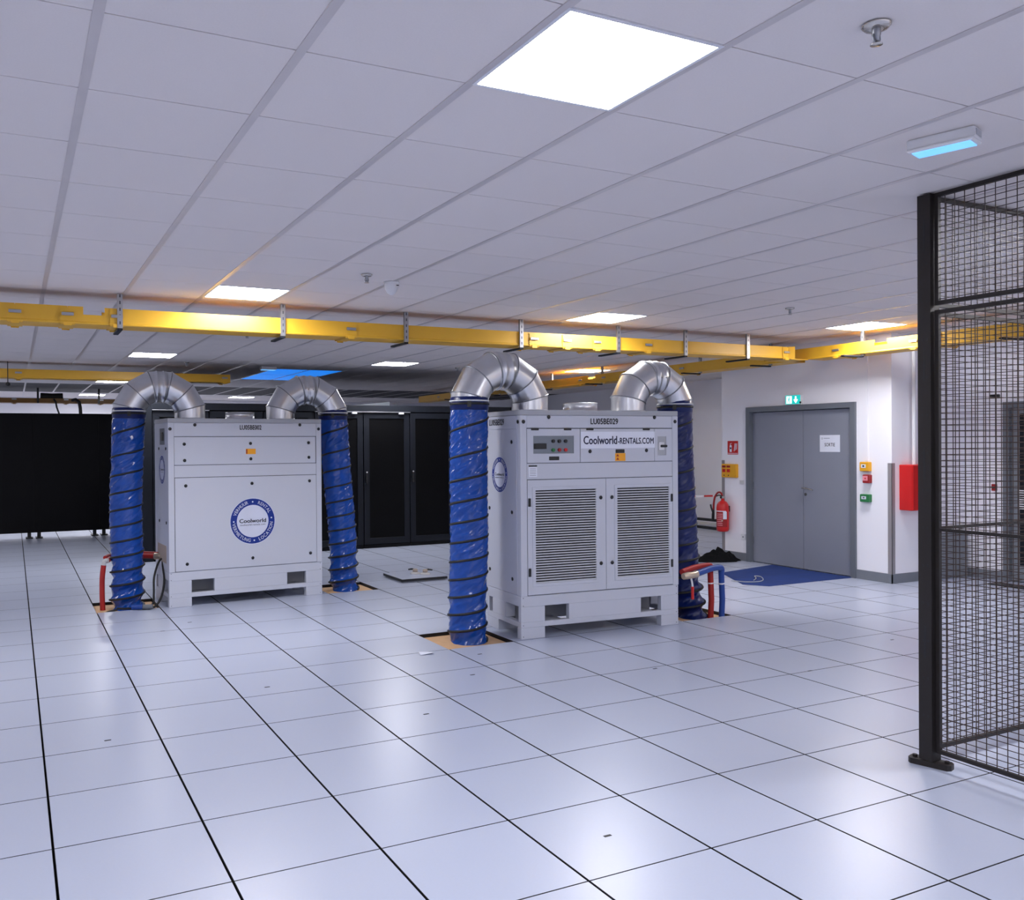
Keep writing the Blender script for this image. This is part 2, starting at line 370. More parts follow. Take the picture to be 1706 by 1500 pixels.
def base(u, W):
    fa, fb = .285*W/1.645*.77+.0, 0
    s1, s2, s3, s4 = .225, .46, W-.40, W-.185
    BB(0, W, 0, D, .27, .36, .003).build('base_top_rail', 'unit_white', u)
    m = MB()
    for y0, y1 in ((0, .05), (D-.05, D)):
        for a, b in ((0, s1), (s2, s3), (s4, W)): m.bbox(a, b, y0, y1, .14, .27, .003)
    for x0, x1 in ((0, .09), (W-.09, W)): m.bbox(x0, x1, .29, .56, .14, .27, .003)
    m.build('fork_block', 'unit_white', u)
    m = BB(0, W, 0, .05, .095, .14, .003).bbox(0, W, D-.05, D, .095, .14, .003).bbox(0, .05, .05, D-.05, .095, .14, .003).bbox(W-.05, W, .05, D-.05, .095, .14, .003)
    for a, b in ((s1, s2), (s3, s4)): m.box(a, b, .05, D-.05, .1, .12)
    m.build('base_bottom_rail', 'unit_white', u)
    for x0, x1 in ((0, s1), (W-.185, W)):
        BB(x0, x1, 0, .07, 0, .095, .003).build('foot', 'unit_white', u); BB(x0, x1, .44, D, 0, .095, .003).build('foot', 'unit_white', u)
    m = MB()
    for x in (.02, W-.02):
        for z in (.02, .115, .28, .345): m.cyl((x, -.002, z), (x, .004, z), .004, 6)
    m.build('rivets', 'seam', u)
    B(.1, W-.1, .3, .33, .10, .27).build('slot_shade_plate', 'unit_cap', u); B(.05, W-.05, .05, D-.05, .262, .27).build('base_underside', 'dark_in', u)  # plate across the slots is added so their inside looks shaded
def collars(u, cx, cy, short=.075):
    for k, x in enumerate(cx):
        m = MB(); h = .10 if k != 1 else .07
        m.lathe([(.158,0),(.158,.012),(.154,.014),(.154,h),(.158,h+.004),(.154,h+.008),(.148,h+.008),(.146,.0)], 40, M=Matrix.Translation((x, cy, UH)))
        if k == 1: m.lathe([(.146,.002),(0,.002)], 40, M=Matrix.Translation((x, cy, UH)))
        m.build('open_collar' if k == 1 else 'collar', 'galv', u)
def cabinet(u, W):
    BB(0, W, 0, D, .36, UH-.045, .004).build('cabinet_body', 'unit_white', u)
    BB(-.002, W+.002, -.004, D+.002, UH-.045, UH, .004).build('top_cap', 'unit_cap', u)
    B(.05, W-.05, -.0012, .001, .362, UH-.05).build('seam_backing', 'seam', u)
    for x0 in (0, W-.058): BB(x0, x0+.058, -.006, .0, .36, UH-.046, .002).build('corner_post', 'unit_white', u)
def knobs(u, pts, y=-.004):
    for x, z in pts: link('fastener', KN, u, (x, y, z))
FF = lambda x0, z0, y: (lambda a, b: (x0+a, y, z0+b))               # front face, facing -y
FS = lambda y0, z0, x: (lambda a, b: (x, y0-a, z0+b))               # side face, facing -x
# --- left-hand unit (plain panelled side shown)
W = 1.645
U1 = thing('cooling_unit', 'white portable cooling unit with plain panels and a large round blue logo', 'cooling unit', (1.28, 5.31, 0), math.radians(2.9), 'rental cooling units')
base(U1, W); cabinet(U1, W)
panel(U1, 'top_panel', .058, W-.058, 1.742, UH-.046); panel(U1, 'upper_panel', .059, W-.066, 1.45, 1.74, -.008); panel(U1, 'blank_band', .059, W-.059, 1.322, 1.449)
panel(U1, 'lower_panel', .062, W-.061, .363, 1.321, -.008)
knobs(U1, [(.16,1.665),(.85,1.668),(1.497,1.672),(.163,1.497),(.852,1.505),(1.50,1.512),(.172,1.238),(.862,1.245),(1.505,1.255),(.18,.437),(.865,.455),(1.51,.465)], -.008)
knobs(U1, [(.27,1.862),(1.40,1.866)], -.004); knobs(U1, [(.02,1.82),(W-.03,1.822)], -.006)
t = MB(); text(t, 'LU05BE002', .068, FF(.855, 1.838, -.0055), .03, width=.235); t.build('unit_number', 'print_black', U1)
st = BB(.80, .905, -.010, -.008, 1.555, 1.612, .0005).build('warning_sticker', 'orange', U1); B(.803, .815, -.0105, -.010, 1.56, 1.607).build('sticker_mark', 'dark_red', st)
logo(U1, .245, FF(.868, .845, -.0085), FF(.868, .845, -.009), FF(.868, .845, -.0095))
for y, z in ((.45,1.62),(.10,1.62),(.45,.86),(.10,.86)): link('side_fastener', KS, U1, (0, y, z))
logo(U1, .15, FS(.30, 1.40, -.001), FS(.30, 1.40, -.0015), FS(.30, 1.40, -.002))
B(-.003, .01, .16, .40, 1.66, 1.83).build('side_socket_recess', 'frame_grey', U1); BB(-.012, -.002, .2, .3, 1.7, 1.79, .003).build('black_socket', 'black_plastic', U1)
B(-.003, .01, .12, .55, .44, .62).build('pipe_recess', 'tan', U1)
collars(U1, (.305, .845, 1.305), .36)
# --- right-hand unit (control side shown)
W = 1.59
U2 = thing('cooling_unit', 'white portable cooling unit with louvred doors and a control panel', 'cooling unit', (3.69, 2.425, 0), math.radians(-4), 'rental cooling units')
base(U2, W); cabinet(U2, W)
panel(U2, 'top_panel', .058, W-.058, 1.775, UH-.046)
panel(U2, 'blank_band', .059, W-.059, 1.341, 1.479)
# control doors
cdm = MB(); 
for a, b, c, d in ((.062,.12,1.482,1.77),(.512,.572,1.482,1.77),(.12,.512,1.482,1.56),(.12,.512,1.71,1.77)): cdm.bbox(a, b, -.008, .004, c, d, .002)
c1 = cdm.build('control_door', 'unit_white', U2)
B(.12, .512, -.003, .0, 1.56, 1.71).build('control_plate', 'grey_panel', c1)
BB(.128, .245, -.012, -.003, 1.6, 1.645, .002).build('display', 'black_plastic', c1)
for k, (x, z, m) in enumerate(((.31,1.665,'black_plastic'),(.37,1.665,'black_plastic'),(.43,1.665,'black_plastic'),(.31,1.59,'green'),(.37,1.59,'dark_red'),(.43,1.59,'red'))):
    MB().cyl((x, -.002, z), (x, -.018, z), .015, 14).build('push_button', m, c1)
BB(.27, .365, -.013, -.008, 1.503, 1.535, .002).build('latch', 'black_plastic', c1)
for x in (.135, .45): BB(x-.035, x+.035, -.014, -.006, 1.757, 1.777, .002).build('hinge', 'black_plastic', c1)
c2 = BB(.577, 1.335, -.009, .004, 1.482, 1.77, .002).build('banner_door', 'unit_white', U2)
for x in (.67, 1.25): BB(x-.035, x+.035, -.014, -.008, 1.757, 1.777, .002).build('hinge', 'black_plastic', c2)
bn = B(.58, 1.338, -.011, -.009, 1.60, 1.745).build('banner', 'paper', c2)
t = MB(); text(t, 'Coolworld', .1, FF(.775, 1.672, -.0118), .025, width=.34); t.build('lettering', 'print_navy', bn)
t = MB(); text(t, '-RENTALS.COM', .075, FF(1.14, 1.664, -.0118), .028, width=.375); t.build('lettering', 'print_navy', bn)
for x, z in ((.67,1.575),(1.25,1.578)): link('fastener', KN, c2, (x, -.009, z))
BB(.93, 1.02, -.013, -.009, 1.558, 1.59, .002).build('latch', 'black_plastic', c2)
sk = B(.925, 1.03, -.0105, -.009, 1.487, 1.556).build('warning_sticker', 'orange', c2)
for z in (1.498, 1.528): MB().add([(.935,-.011,z),(.965,-.011,z),(.95,-.011,z+.022)], [(0,1,2)]).build('warning_triangle', 'dark_red', sk)
sm = MB()
for a, b, c, d in ((1.34,1.372,1.482,1.77),(1.465,1.53,1.482,1.77),(1.372,1.465,1.482,1.535),(1.372,1.465,1.70,1.77)): sm.bbox(a, b, -.006, .004, c, d, .002)
c3 = sm.build('switch_panel', 'unit_white', U2)
BB(1.385, 1.44, -.012, .0, 1.58, 1.65, .003).build('switch_base', 'white_plastic', c3); BB(1.40, 1.46, -.03, -.012, 1.604, 1.626, .004).build('rotary_switch', 'black_plastic', c3)
B(1.372, 1.465, -.002, .001, 1.535, 1.70).build('switch_plate', 'unit_cap', c3)
ds = B(.075, .155, -.007, -.004, 1.365, 1.463).build('data_plate', 'paper', U2); B(.075, .155, -.008, -.007, 1.45, 1.463).build('plate_header', 'print_black', ds)
for k in range(5): B(.085, .145, -.0075, -.007, 1.375+k*.014, 1.378+k*.014).build('plate_line', 'seam', ds)
def louvre_door(x0, x1, lx0, lx1, hx):
    z0, z1, a, b = .368, 1.338, .465, 1.25
    m = MB()
    for q in ((x0+.002,lx0,z0,z1),(lx1,x1-.002,z0,z1),(lx0,lx1,z0,a),(lx0,lx1,b,z1)): m.bbox(q[0], q[1], -.010, .004, q[2], q[3], .0025)
    d = m.build('louvred_door', 'unit_white', U2)
    m = MB()
    for q in ((lx0-.028,lx0,a-.028,b+.028),(lx1,lx1+.028,a-.028,b+.028),(lx0,lx1,a-.028,a),(lx0,lx1,b,b+.028)): m.bbox(q[0], q[1], -.014, -.008, q[2], q[3], .002)
    m.build('grille_frame', 'unit_white', d)
    B(lx0, lx1, -.002, -.0005, a, b).build('grille_backing', 'dark_in', d)
    n = 36; p = (b-a)/n; s = MB()
    s.prism([(-.014,0),(-.0135,p*.46),(-.011,p*.5),(-.004,p*.5),(-.004,p*.42),(-.0115,p*.42),(-.012,0)], lambda u, v, w: (w, u, v), lx0, lx1)
    me = s.mesh('slat', 'louvre')
    for k in range(n): link('slat', me, d, (0, 0, a+k*p+.001))
    for z in (.56, 1.15): BB(hx-.01, hx+.01, -.02, -.006, z-.035, z+.035, .003).build('hinge', 'black_plastic', d)
    return d
d = louvre_door(.06, .828, .135, .725, .078)
for z in (.60, 1.172): link('fastener', KN, d, (.775, -.010, z))
d = louvre_door(.828, W-.062, .942, 1.485, W-.075)
for z in (.60, 1.172): link('fastener', KN, d, (.888, -.010, z))
knobs(U2, [(.27,1.90-.03),(1.34,1.872)]); knobs(U2, [(.028,1.83),(W-.03,1.835)], -.006)
t = MB(); text(t, 'LU05BE029', .07, FF(.82, 1.835, -.0055), .03, width=.28); t.build('unit_number', 'print_black', U2)
BB(-.004, 0, .06, D-.01, 1.775, UH-.046, .001).build('side_top_panel', 'unit_white', U2); BB(-.004, 0, .06, D-.01, .366, 1.77, .001).build('side_panel', 'unit_white', U2)
t = MB(); text(t, 'LU05BE029', .075, FS(.445, 1.835, -.0055), .03, width=.30); t.build('unit_number', 'print_black', U2)
logo(U2, .158, FS(.39, 1.375, -.0045), FS(.39, 1.375, -.005), FS(.39, 1.375, -.0055))
for y, z in ((.15,1.66),(.15,1.06),(.15,.49),(.60,1.07),(.60,.52),(.03,1.83)): link('side_fastener', KS, U2, (-.004, y, z))
collars(U2, (.285, .795, 1.31), .36)

# ---------------------------------------------------------------- duct elbows
def miter_ring(p, din, dout, r, n, side):
    bis = (din+dout).normalized(); nrm = bis.cross(side).normalized(); k = 1/max(.3, din.normalized().dot(bis))
    return [p+side*(r*math.cos(2*PI*i/n))+nrm*(r*k*math.sin(2*PI*i/n)) for i in range(n)]
def elbow(label, p0, p1, z0, r=.157):
    p0 = Vector((*p0, 0)); p1 = Vector((*p1, 0)); d = (p1-p0); R = d.length/2; d.normalize()
    t = thing('duct_elbow', label, 'duct', (p0.x, p0.y, z0), 0, 'galvanised duct elbows'); side = Vector((0,0,1)).cross(d).normalized()
    Z = Vector((0,0,1)); Rc = R/math.cos(math.radians(15))
    pts = [Vector((0,0,-.03))]+[d*(R-Rc*math.cos(math.radians(a)))+Z*(Rc*math.sin(math.radians(a))+.02) for a in (15,45,75,105,135,165)]+[d*2*R+Z*.005]
    dirs = [(pts[i+1]-pts[i]).normalized() for i in range(7)]; n = 40
    rings = []
    for i, p in enumerate(pts):
        rings.append((dirs[max(i-1,0)], dirs[min(i,6)]))
    for i in range(7):
        m = MB()
        a = miter_ring(pts[i], *rings[i], r, n, side); b = miter_ring(pts[i+1], *rings[i+1], r, n, side)
        m.add(a+b, [(k, (k+1)%n, n+(k+1)%n, n+k) for k in range(n)], 0, True)
        m.build('gore', 'galv', t)
        if i < 6:                                                   # standing seam at the joint
            s = MB(); bs = (rings[i+1][0]+rings[i+1][1]).normalized()
            off = bs*.004; rr = [miter_ring(pts[i+1]+o, *rings[i+1], q, n, side) for o, q in ((-off*1.3, r-.001),(-off, r+.006),(off, r+.006),(off*1.3, r-.001))]
            s.add([v for g in rr for v in g], [(j*n+k, j*n+(k+1)%n, (j+1)*n+(k+1)%n, (j+1)*n+k) for j in range(3) for k in range(n)], 0, True)
            s.build('seam', 'galv_dull', t)
    mid = (pts[3]+pts[4])/2; dd = dirs[3]
    prof = [(-.07,.001),(-.07,.004),(-.045,.004),(-.04,.011),(-.03,.011),(-.025,.004),(.025,.004),(.03,.011),(.04,.011),(.045,.004),(.07,.004),(.07,.001)]
    s = MB(); rr = [miter_ring(mid+dd*o, dd, dd, r+q, n, side) for o, q in prof]
    s.add([v for g in rr for v in g], [(j*n+k, j*n+(k+1)%n, (j+1)*n+(k+1)%n, (j+1)*n+k) for j in range(len(prof)-1) for k in range(n)], 0, True)
    s.build('coupling_band', 'galv', t)
    for sg in (-1, 1): MB().cyl(mid-side*(r+.002)*1+dd*.03*sg, mid-side*(r+.016)+dd*.03*sg, .006, 8).build('band_screw', 'galv_dull', t)
    return t
def loc(u, x, y):
    a = u.rotation_euler.z; return (u.location.x+x*math.cos(a)-y*math.sin(a), u.location.y+x*math.sin(a)+y*math.cos(a))
HT = UH+.012
e1a = loc(U1, .305, .36); e1b = loc(U1, 1.305, .36); e2a = loc(U2, .285, .36); e2b = loc(U2, 1.31, .36)
H1L, H1R, H2L, H2R = (.952, 5.70), (3.175, 5.72), (3.372, 2.73), (5.60, 2.72)
elbow('galvanised duct elbow bending from the left-hand unit to its left hose', e1a, H1L, HT)
elbow('galvanised duct elbow bending from the left-hand unit to its right hose', e1b, H1R, HT)
elbow('galvanised duct elbow bending from the right-hand unit to its front left hose', e2a, H2L, HT)
elbow('galvanised duct elbow bending from the right-hand unit to the hose behind it on the right', e2b, H2R, HT)

# ---------------------------------------------------------------- flexible hoses
def hose(label, top, foot, mid, turns, seed, mname='hose_blue', zt=2.005, zb=-.034, squash=.12, R=.158):
    t = thing('flexible_hose', label, 'hose', (*foot, 0), 0, 'blue flexible air hoses')
    n, m = 96, 300; ox, oy = foot
    def axis(s):
        z = zt+(zb-zt)*s
        x = (1-s)**2*top[0]+2*s*(1-s)*mid[0]+s*s*foot[0]; y = (1-s)**2*top[1]+2*s*(1-s)*mid[1]+s*s*foot[1]
        return Vector((x-ox+ .012*math.sin(s*9+seed)*s, y-oy, z))
    ph = lambda s, th: turns*(s**1.3)+(th-PI/2)/(2*PI)
    grow = lambda s: 1.012+squash*.28*max(0, (s-.55)/.45)
    def rad(s, th):
        f = ph(s, th) % 1.0; sq = .022+squash*max(0, (s-.55)/.45)**1.3
        env = math.sin(PI*f)
        a = th*R; fold = (.35-abs(noise.noise(Vector((a*9+s*26+seed*7, s*7-a*3, seed)))))*1.0+(.3-abs(noise.noise(Vector((a*20+s*52, s*9-a*8, seed+5)))))*.7
        top_in = 1 if s > .03 else .985
        return R*(grow(s)-sq*env*(1-.25*math.sin(th*2+s*30)))*top_in+fold*.02*(.2+.8*env)*min(1, s*12)
    v = []
    for i in range(m+1):
        s = i/m; c = axis(s)
        for k in range(n):
            th = 2*PI*k/n+PI/2; r = rad(s, th if k else th); v.append((c.x+r*math.cos(th), c.y+r*math.sin(th), c.z))
    f = [(i*n+k, (i+1)*n+k, (i+1)*n+(k+1)%n, i*n+(k+1)%n) for i in range(m) for k in range(n)]
    fb = MB().add(v, f, 0, True).build('fabric_tube', mname, t)
    pts = []; T = turns; N = int(T*40)
    for q in range(N+1):                                            # helix where the phase is a whole number
        th = -2*PI*q/40+PI/2
        tot = q/40
        s = max(0, (tot)/turns)**(1/1.3)
        if s < .03 or s > .992: continue
        c = axis(s); r = R*grow(s)-.002
        pts.append((c.x+r*math.cos(th), c.y+r*math.sin(th), c.z))
    MB().tube(pts, .0115, 6).build('spiral_cord', 'rubber', t)
    c0 = axis(0)
    mm = MB().lathe([(R-.002,-.075),(R+.006,-.07),(R+.008,-.03),(R+.006,.03),(R-.001,.04)], 40, M=Matrix.Translation(c0)); cf = mm.build('cuff', 'hose_navy', t)
    MB().lathe([(R+.006,.0),(R+.013,.002),(R+.013,.010),(R+.006,.012)], 40, M=Matrix.Translation(c0)).build('clamp_band', 'white_plastic', cf)
    MB().lathe([(R+.006,-.03),(R+.014,-.028),(R+.014,-.012),(R+.006,-.01)], 40, M=Matrix.Translation(c0)).build('strap', 'rubber', cf)
    vd = Vector((CAM_LOC.x-foot[0], CAM_LOC.y-foot[1], 0)).normalized(); q = c0+vd*(R+.012)
    BB(-.016, .016, -.006, .006, -.05, .0, .002, M=Matrix.Translation(q) @ Matrix.Rotation(math.atan2(vd.y, vd.x)+PI/2, 4, 'Z')).build('buckle', 'black_plastic', cf)
    return t
hose('shiny blue spiral hose standing left of the left-hand unit', H1L, (.92, 5.70), (.90, 5.70), 11.5, 1, squash=.3)
hose('shiny blue spiral hose standing right of the left-hand unit', H1R, (3.31, 5.73), (3.26, 5.74), 11.5, 2, squash=.28)
hose('large blue spiral hose in front of the left edge of the right-hand unit', H2L, (3.335, 2.70), (3.34, 2.71), 11.5, 3, squash=.13)
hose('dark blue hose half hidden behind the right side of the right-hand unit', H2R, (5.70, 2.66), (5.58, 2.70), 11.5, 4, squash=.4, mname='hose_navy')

# ---------------------------------------------------------------- boards in the floor openings
for (i, j), lab in (((1,9),'plywood board in the floor opening under the left hose of the left-hand unit'),((5,9),'plywood board in the floor opening under the right hose of the left-hand unit'),
                    ((5,4),'plywood board in the floor opening under the large front hose'),((9,4),'plywood board in the floor opening beside the red and blue pipes')):
    tag(BB(.003, .597, .003, .597, -.036, -.03, .001).build('plywood_board', 'ply', None, (i*.6, j*.6, 0)), lab, 'board', 'plywood floor boards')
# lifted tile with suction lifters
ft = thing('loose_floor_tile', 'loose white floor tile lying on the floor between the two units', 'floor tile', (4.0, 5.66, 0))
tm = tile_mb(.596, .596, .03, z1=.045); tm.build('tile', ['tile_white', 'tile_edge'], ft); B(.02, .576, .02, .576, 0, .0155).build('packing', 'unit_cap', ft)
def cup(label, x, y, rz):
    t = thing('suction_lifter', label, 'lifter', (x, y, .045), rz, 'suction lifters on the loose tile')
    MB().lathe([(0,0),(.062,0),(.065,.006),(.05,.018),(.02,.028),(0,.03)], 22).build('cup', 'off_white', t)
    MB().lathe([(0,.028),(.03,.028),(.034,.05),(.022,.062),(0,.064)], 18).build('grip', 'tan', t)
    MB().tube([(0,.0,.05),(.04,.0,.058),(.09,.0,.05)], [.012,.011,.008], 8).build('lever', 'black_plastic', t)
cup('grey suction lifter on the loose tile, the farther one', 4.33, 6.02, 2.4); cup('grey suction lifter on the loose tile, the nearer one', 4.42, 5.92, -.3)
pp = MB(); q = [(-.06,-.025,.002),(.05,-.035,.012),(.06,.03,.003),(-.05,.035,.014)]
pp.add(q+[(a,b,c+.002) for a,b,c in q], [(3,2,1,0),(4,5,6,7),(0,1,5,4),(1,2,6,5),(2,3,7,6),(3,0,4,7)])
tag(pp.build('paper_scrap', 'paper', None, (2.77, 2.34, 0)), 'crumpled white paper scrap on the floor in front of the large hose', 'paper')

# ---------------------------------------------------------------- pipes and cables
def arc(c, u, v, r, a0, a1, n=8): return [Vector(c)+Vector(u)*r*math.cos(a0+(a1-a0)*k/n)+Vector(v)*r*math.sin(a0+(a1-a0)*k/n) for k in range(n+1)]
rp = thing('red_pipe', 'red insulated pipe rising beside the hose left of the left-hand unit', 'pipe', (.68, 5.70, 0))
MB().tube(smooth([(0,0,-.035),(-.005,0,.15),(-.002,0,.30),(.012,0,.43)]), .026, 14).build('riser', 'pipe_red', rp)
MB().tube(smooth([(.012,0,.42),(.016,0,.455),(.03,.0,.475),(.06,-.02,.478)]), .023, 12).build('elbow_joint', 'off_white', rp)
MB().tube(smooth([(.05,-.01,.478),(.10,.14,.478),(.22,.235,.478),(.38,.225,.478),(.56,.10,.478)]), .027, 14).build('pipe_run', 'pipe_red', rp)
MB().tube(smooth([(.03,.05,.50),(.09,.18,.505),(.22,.275,.505),(.38,.265,.505),(.57,.13,.50)]), .02, 12).build('return_pipe', 'pipe_red', rp)
MB().cyl((.53,.12,.478),(.59,.085,.478),.034,14).build('coupling', 'brass', rp)
bp = thing('pipe_pair', 'red and blue insulated pipes looping down beside the dark hose on the right', 'pipe', (5.84, 2.46, 0))
def pipe(nm, m, x, y, r=.027, dz=0):
    MB().tube([(x,y,-.035),(x+.012,y,.15),(x+.004,y,.32),(x,y,.42)], r, 14).build(nm+'_riser', m, bp)
    MB().cyl((x+.003,y,.30),(x+.002,y,.312),r+.002,14).build('tie', 'tape_white', bp)
pipe('red', 'pipe_red', -.01, .04); pipe('blue', 'pipe_blue', .06, -.03)
MB().tube(smooth([(-.01,.04,.41),(-.012,.035,.455),(-.05,.02,.478),(-.25,-.02,.478),(-.46,-.08,.455)]), .027, 14).build('red_run', 'pipe_red', bp)
MB().tube(smooth([(.06,-.03,.41),(.058,-.035,.44),(.02,-.05,.462),(-.12,-.085,.465),(-.36,-.15,.44)]), .029, 14).build('blue_run', 'pipe_blue', bp)
MB().tube([(-.35,-.148,.44),(-.40,-.16,.436),(-.47,-.165,.435),(-.52,-.165,.43)], [.034,.03,.034,.028], 12).build('brass_coupling', 'brass', bp)
MB().tube(smooth([(-.44,-.17,.43),(-.43,-.18,.37),(-.43,-.185,.33)]), .009, 8).build('drain_stem', 'white_plastic', bp)
MB().tube(smooth([(-.43,-.185,.335),(-.43,-.185,.22)]), .013, 8).build('drain_handle', 'red', bp)
cb = thing('power_cable', 'black power cable looping from the left-hand unit to a blue plug on the floor', 'cable', (1.2, 5.5, 0))
MB().tube(smooth([(.08,.20,.47),(.02,.1,.44),(-.04,0,.30),(-.05,-.04,.14),(-.07,-.06,.03),(-.2,-.09,.012),(-.33,-.06,.012),(-.40,-.02,.012)]), .011, 8).build('cable', 'rubber', cb)
MB().tube(smooth([(.08,.22,.47),(.06,.1,.40),(.06,.0,.26),(.02,-.06,.10),(-.05,-.1,.015),(-.12,-.12,.012),(-.1,-.16,.012),(-.18,-.15,.012)]), .011, 8).build('cable', 'rubber', cb)
MB().tube(smooth([(-.40,-.02,.0),(-.47,-.02,-.01),(-.53,-.07,-.018)]), .010, 8).build('cable', 'rubber', cb)
MB().cyl((-.27,-.10,.03),(-.17,-.145,.03),.028,14).build('blue_plug', 'pipe_blue', cb); MB().cyl((-.17,-.145,.03),(-.08,-.175,.03),.024,14).build('socket_body', 'frame_grey', cb)
tag(MB().tube(smooth([(7.50,3.95,.008),(7.56,3.78,.01),(7.7,3.72,.012),(7.85,3.80,.012),(8.0,3.98,.012),(7.98,4.06,.012),(7.86,3.92,.013),(7.7,3.8,.016)]), .006, 6).build('grey_cable', 'unit_cap'), 'thin pale cable looped on the edge of the blue mat', 'cable')

# ---------------------------------------------------------------- racks
def rack(x, w, label, rail=True, plain=False):
    t = thing('server_rack', label, 'server rack', (x, 9.14, 0), 0, 'black server racks in a row')
    BB(.004, w-.004, .04, 1.2, 0, 2.16, .004).build('body', 'rack_side', t); BB(0, w, 0, 1.2, 2.165, 2.27, .004).build('top_cover', 'rack', t)
    if plain: return t
    m = MB()
    for q in ((.008,.10,.06,2.15),(w-.10,w-.008,.06,2.15),(.10,w-.10,.06,.16),(.10,w-.10,2.06,2.15)): m.bbox(q[0], q[1], 0, .035, q[2], q[3], .003)
    d = m.build('door', 'rack', t)
    B(.10, w-.10, .012, .03, .16, 2.06).build('perforated_panel', 'rack_mesh', d)
    BB(.03, .06, -.03, 0, 1.03, 1.22, .004).build('handle', 'black_plastic', d); MB().cyl((.045,-.034,1.21),(.045,-.03,1.21),.014,10).build('lock', 'chrome', d)
    BB(.004, w-.004, .01, .05, 0, .055, .003).build('plinth', 'rack_side', t)
    if rail:
        BB(.0, w, -.03, .0, 2.155, 2.168, .002).build('top_rail', 'slot_steel', t); BB(w-.2, w-.12, -.045, -.005, 2.13, 2.156, .003).build('bracket', 'white_plastic', t)
    return t
ord_ = ['leftmost', 'second from the left', 'third from the left', 'fourth from the left', 'fifth from the left', 'third from the right', 'second from the right']
rl = ['black server rack behind the left elbow of the left-hand unit', 'black server rack hidden behind the middle of the left-hand unit', 'black server rack behind the right elbow of the left-hand unit',
      'black server rack just right of the left-hand unit, behind its right hose', 'black server rack with glossy door in the middle of the gap between the units', 'black server rack next to the large blue hose, right of the gap', 'black server rack behind the right-hand unit']
for k in range(7): rack(1.65+.8*k, .8, rl[k], rail=k in (0, 3, 4))
tag(rack(7.25, .31, 'narrow black cabinet closing the rack row behind the right-hand unit', plain=True), 'narrow black cabinet closing the rack row behind the right-hand unit', 'cabinet')
tag(BB(1.50, 1.648, 9.14, 10.34, 0, 2.27, .004).build('rack_end_panel', 'rack'), 'dark grey end panel at the left of the rack row', 'panel')
for k in range(7):  # unseen back row, added so the ceiling above gets less bounce
    t = thing('server_rack', 'unseen black rack added behind the front row to darken the ceiling', 'server rack', (1.65+.8*k, 11.7, 0), 0, 'added racks of the unseen back row')
    BB(.004, .796, 0, 1.16, 0, 2.26, .004).build('body', 'rack_side', t); BB(.02, .78, 1.16, 1.19, .06, 2.2, .003).build('rear_door', 'rack', t)
for k in range(7):  # unseen black deck, added to keep floor light off the ceiling
    tag(BB(1.655+.8*k, 2.445+.8*k, 10.345, 11.695, 2.24, 2.265, .003).build('shade_deck_panel', 'rack_side'), 'unseen dark deck added between the rack rows to darken the ceiling', 'panel', 'added dark deck panels')
cp = MB().prism([(4.85,2.27),(5.62,2.27),(5.62,2.37),(4.85,2.29)], lambda a, b, d: (a, d, b), 9.9, 9.94)
tag(cp.build('baffle_panel', 'grey_panel'), 'grey sloping baffle panel on top of the racks', 'panel')
# black screens on the left
for n, (a, b) in enumerate(((-1.9,-.901),(-.9,.199),(.2,1.299),(1.3,1.9))):
    lab = ['black freestanding screen at the far left edge', 'black freestanding screen, the left one of the wide pair at the far left', 'black freestanding screen, the right one of the wide pair at the far left', 'narrow black screen end beside the left blue hose'][n]
    t = thing('black_screen', lab, 'screen', (a, 13.6, 0), 0, 'black screens at the far left')
    BB(0, b-a, 0, .05, .10, 2.255, .003).build('panel', 'partition', t); B(b-a-.02, b-a+.0005, .012, .038, .10, 2.25).build('joint_strip', 'black_plastic', t)
    for x in (.08, b-a-.08):
        BB(x-.03, x+.03, .005, .045, .0, .1, .003).build('leg', 'black_plastic', t); BB(x-.06, x+.06, -.1, .15, 0, .02, .003).build('foot', 'black_plastic', t)

# ---------------------------------------------------------------- yellow cable trays
def tray(name, label, p0, p1, z0=2.63, w=.28, h=.14, joints=(), m='yellow', notch=None):
    p0 = Vector((*p0, 0)); p1 = Vector((*p1, 0)); L = (p1-p0).length; ang = math.atan2(p1.y-p0.y, p1.x-p0.x)
    t = thing(name, label, 'cable tray', (p0.x, p0.y, z0), ang, 'yellow cable trays')
    js = [0]+sorted(joints)+[L]
    def sec(a, b, hh=h, e=0):
        mm = MB()
        prof = [(-e,-e),(w+e,-e),(w+e,.012),(w+e,hh),(w-.012,hh),(w-.012,hh-.01),(w-.006,hh-.01),(w-.006,.008),(.006,.008),(.006,hh-.01),(.012,hh-.01),(.012,hh),(-e,hh),(-e,.02),(-e-.006,.014),(-e-.006,.006)]
        n = len(prof); v = [(x, y, z) for x in (a, b) for y, z in prof]
        mm.add(v, [(i, (i+1)%n, n+(i+1)%n, n+i) for i in range(n)]); return mm
    for a, b in zip(js[:-1], js[1:]):
        if notch and a <= notch[0] and b >= notch[1]:
            for q0, q1, hh in ((a+.001, notch[0], h), (notch[0], notch[1], h*.55), (notch[1], b-.001, h)): sec(q0, q1, hh).build('channel', m, t)
        else: sec(a+.001, b-.001).build('channel', m, t)
    for x in joints:
        c = sec(x-.055, x+.055, h-.012, .008).build('coupler', m, t)
        for yy, s in ((-.014, -1), (w+.014, 1)):
            BB(x-.045, x+.045, min(yy, yy+s*.008), max(yy, yy+s*.008), .062, .088, .003).build('latch', 'slot_steel', c)
            BB(x-.03, x+.03, min(yy, yy+s*.004), max(yy, yy+s*.004), -.018, .01, .002).build('lug', m, c)
    return t
XS = -5.2
tray('yellow_cable_tray', 'long yellow cable tray hanging across the whole room in front of the units', (XS, 3.69), (8.2, 3.69), joints=[a-XS for a in (-3.5,-2.0,-.109,.269,.64,2.658,4.618,5.017,5.393,6.065,8.115)], notch=(.385-XS, .547-XS))
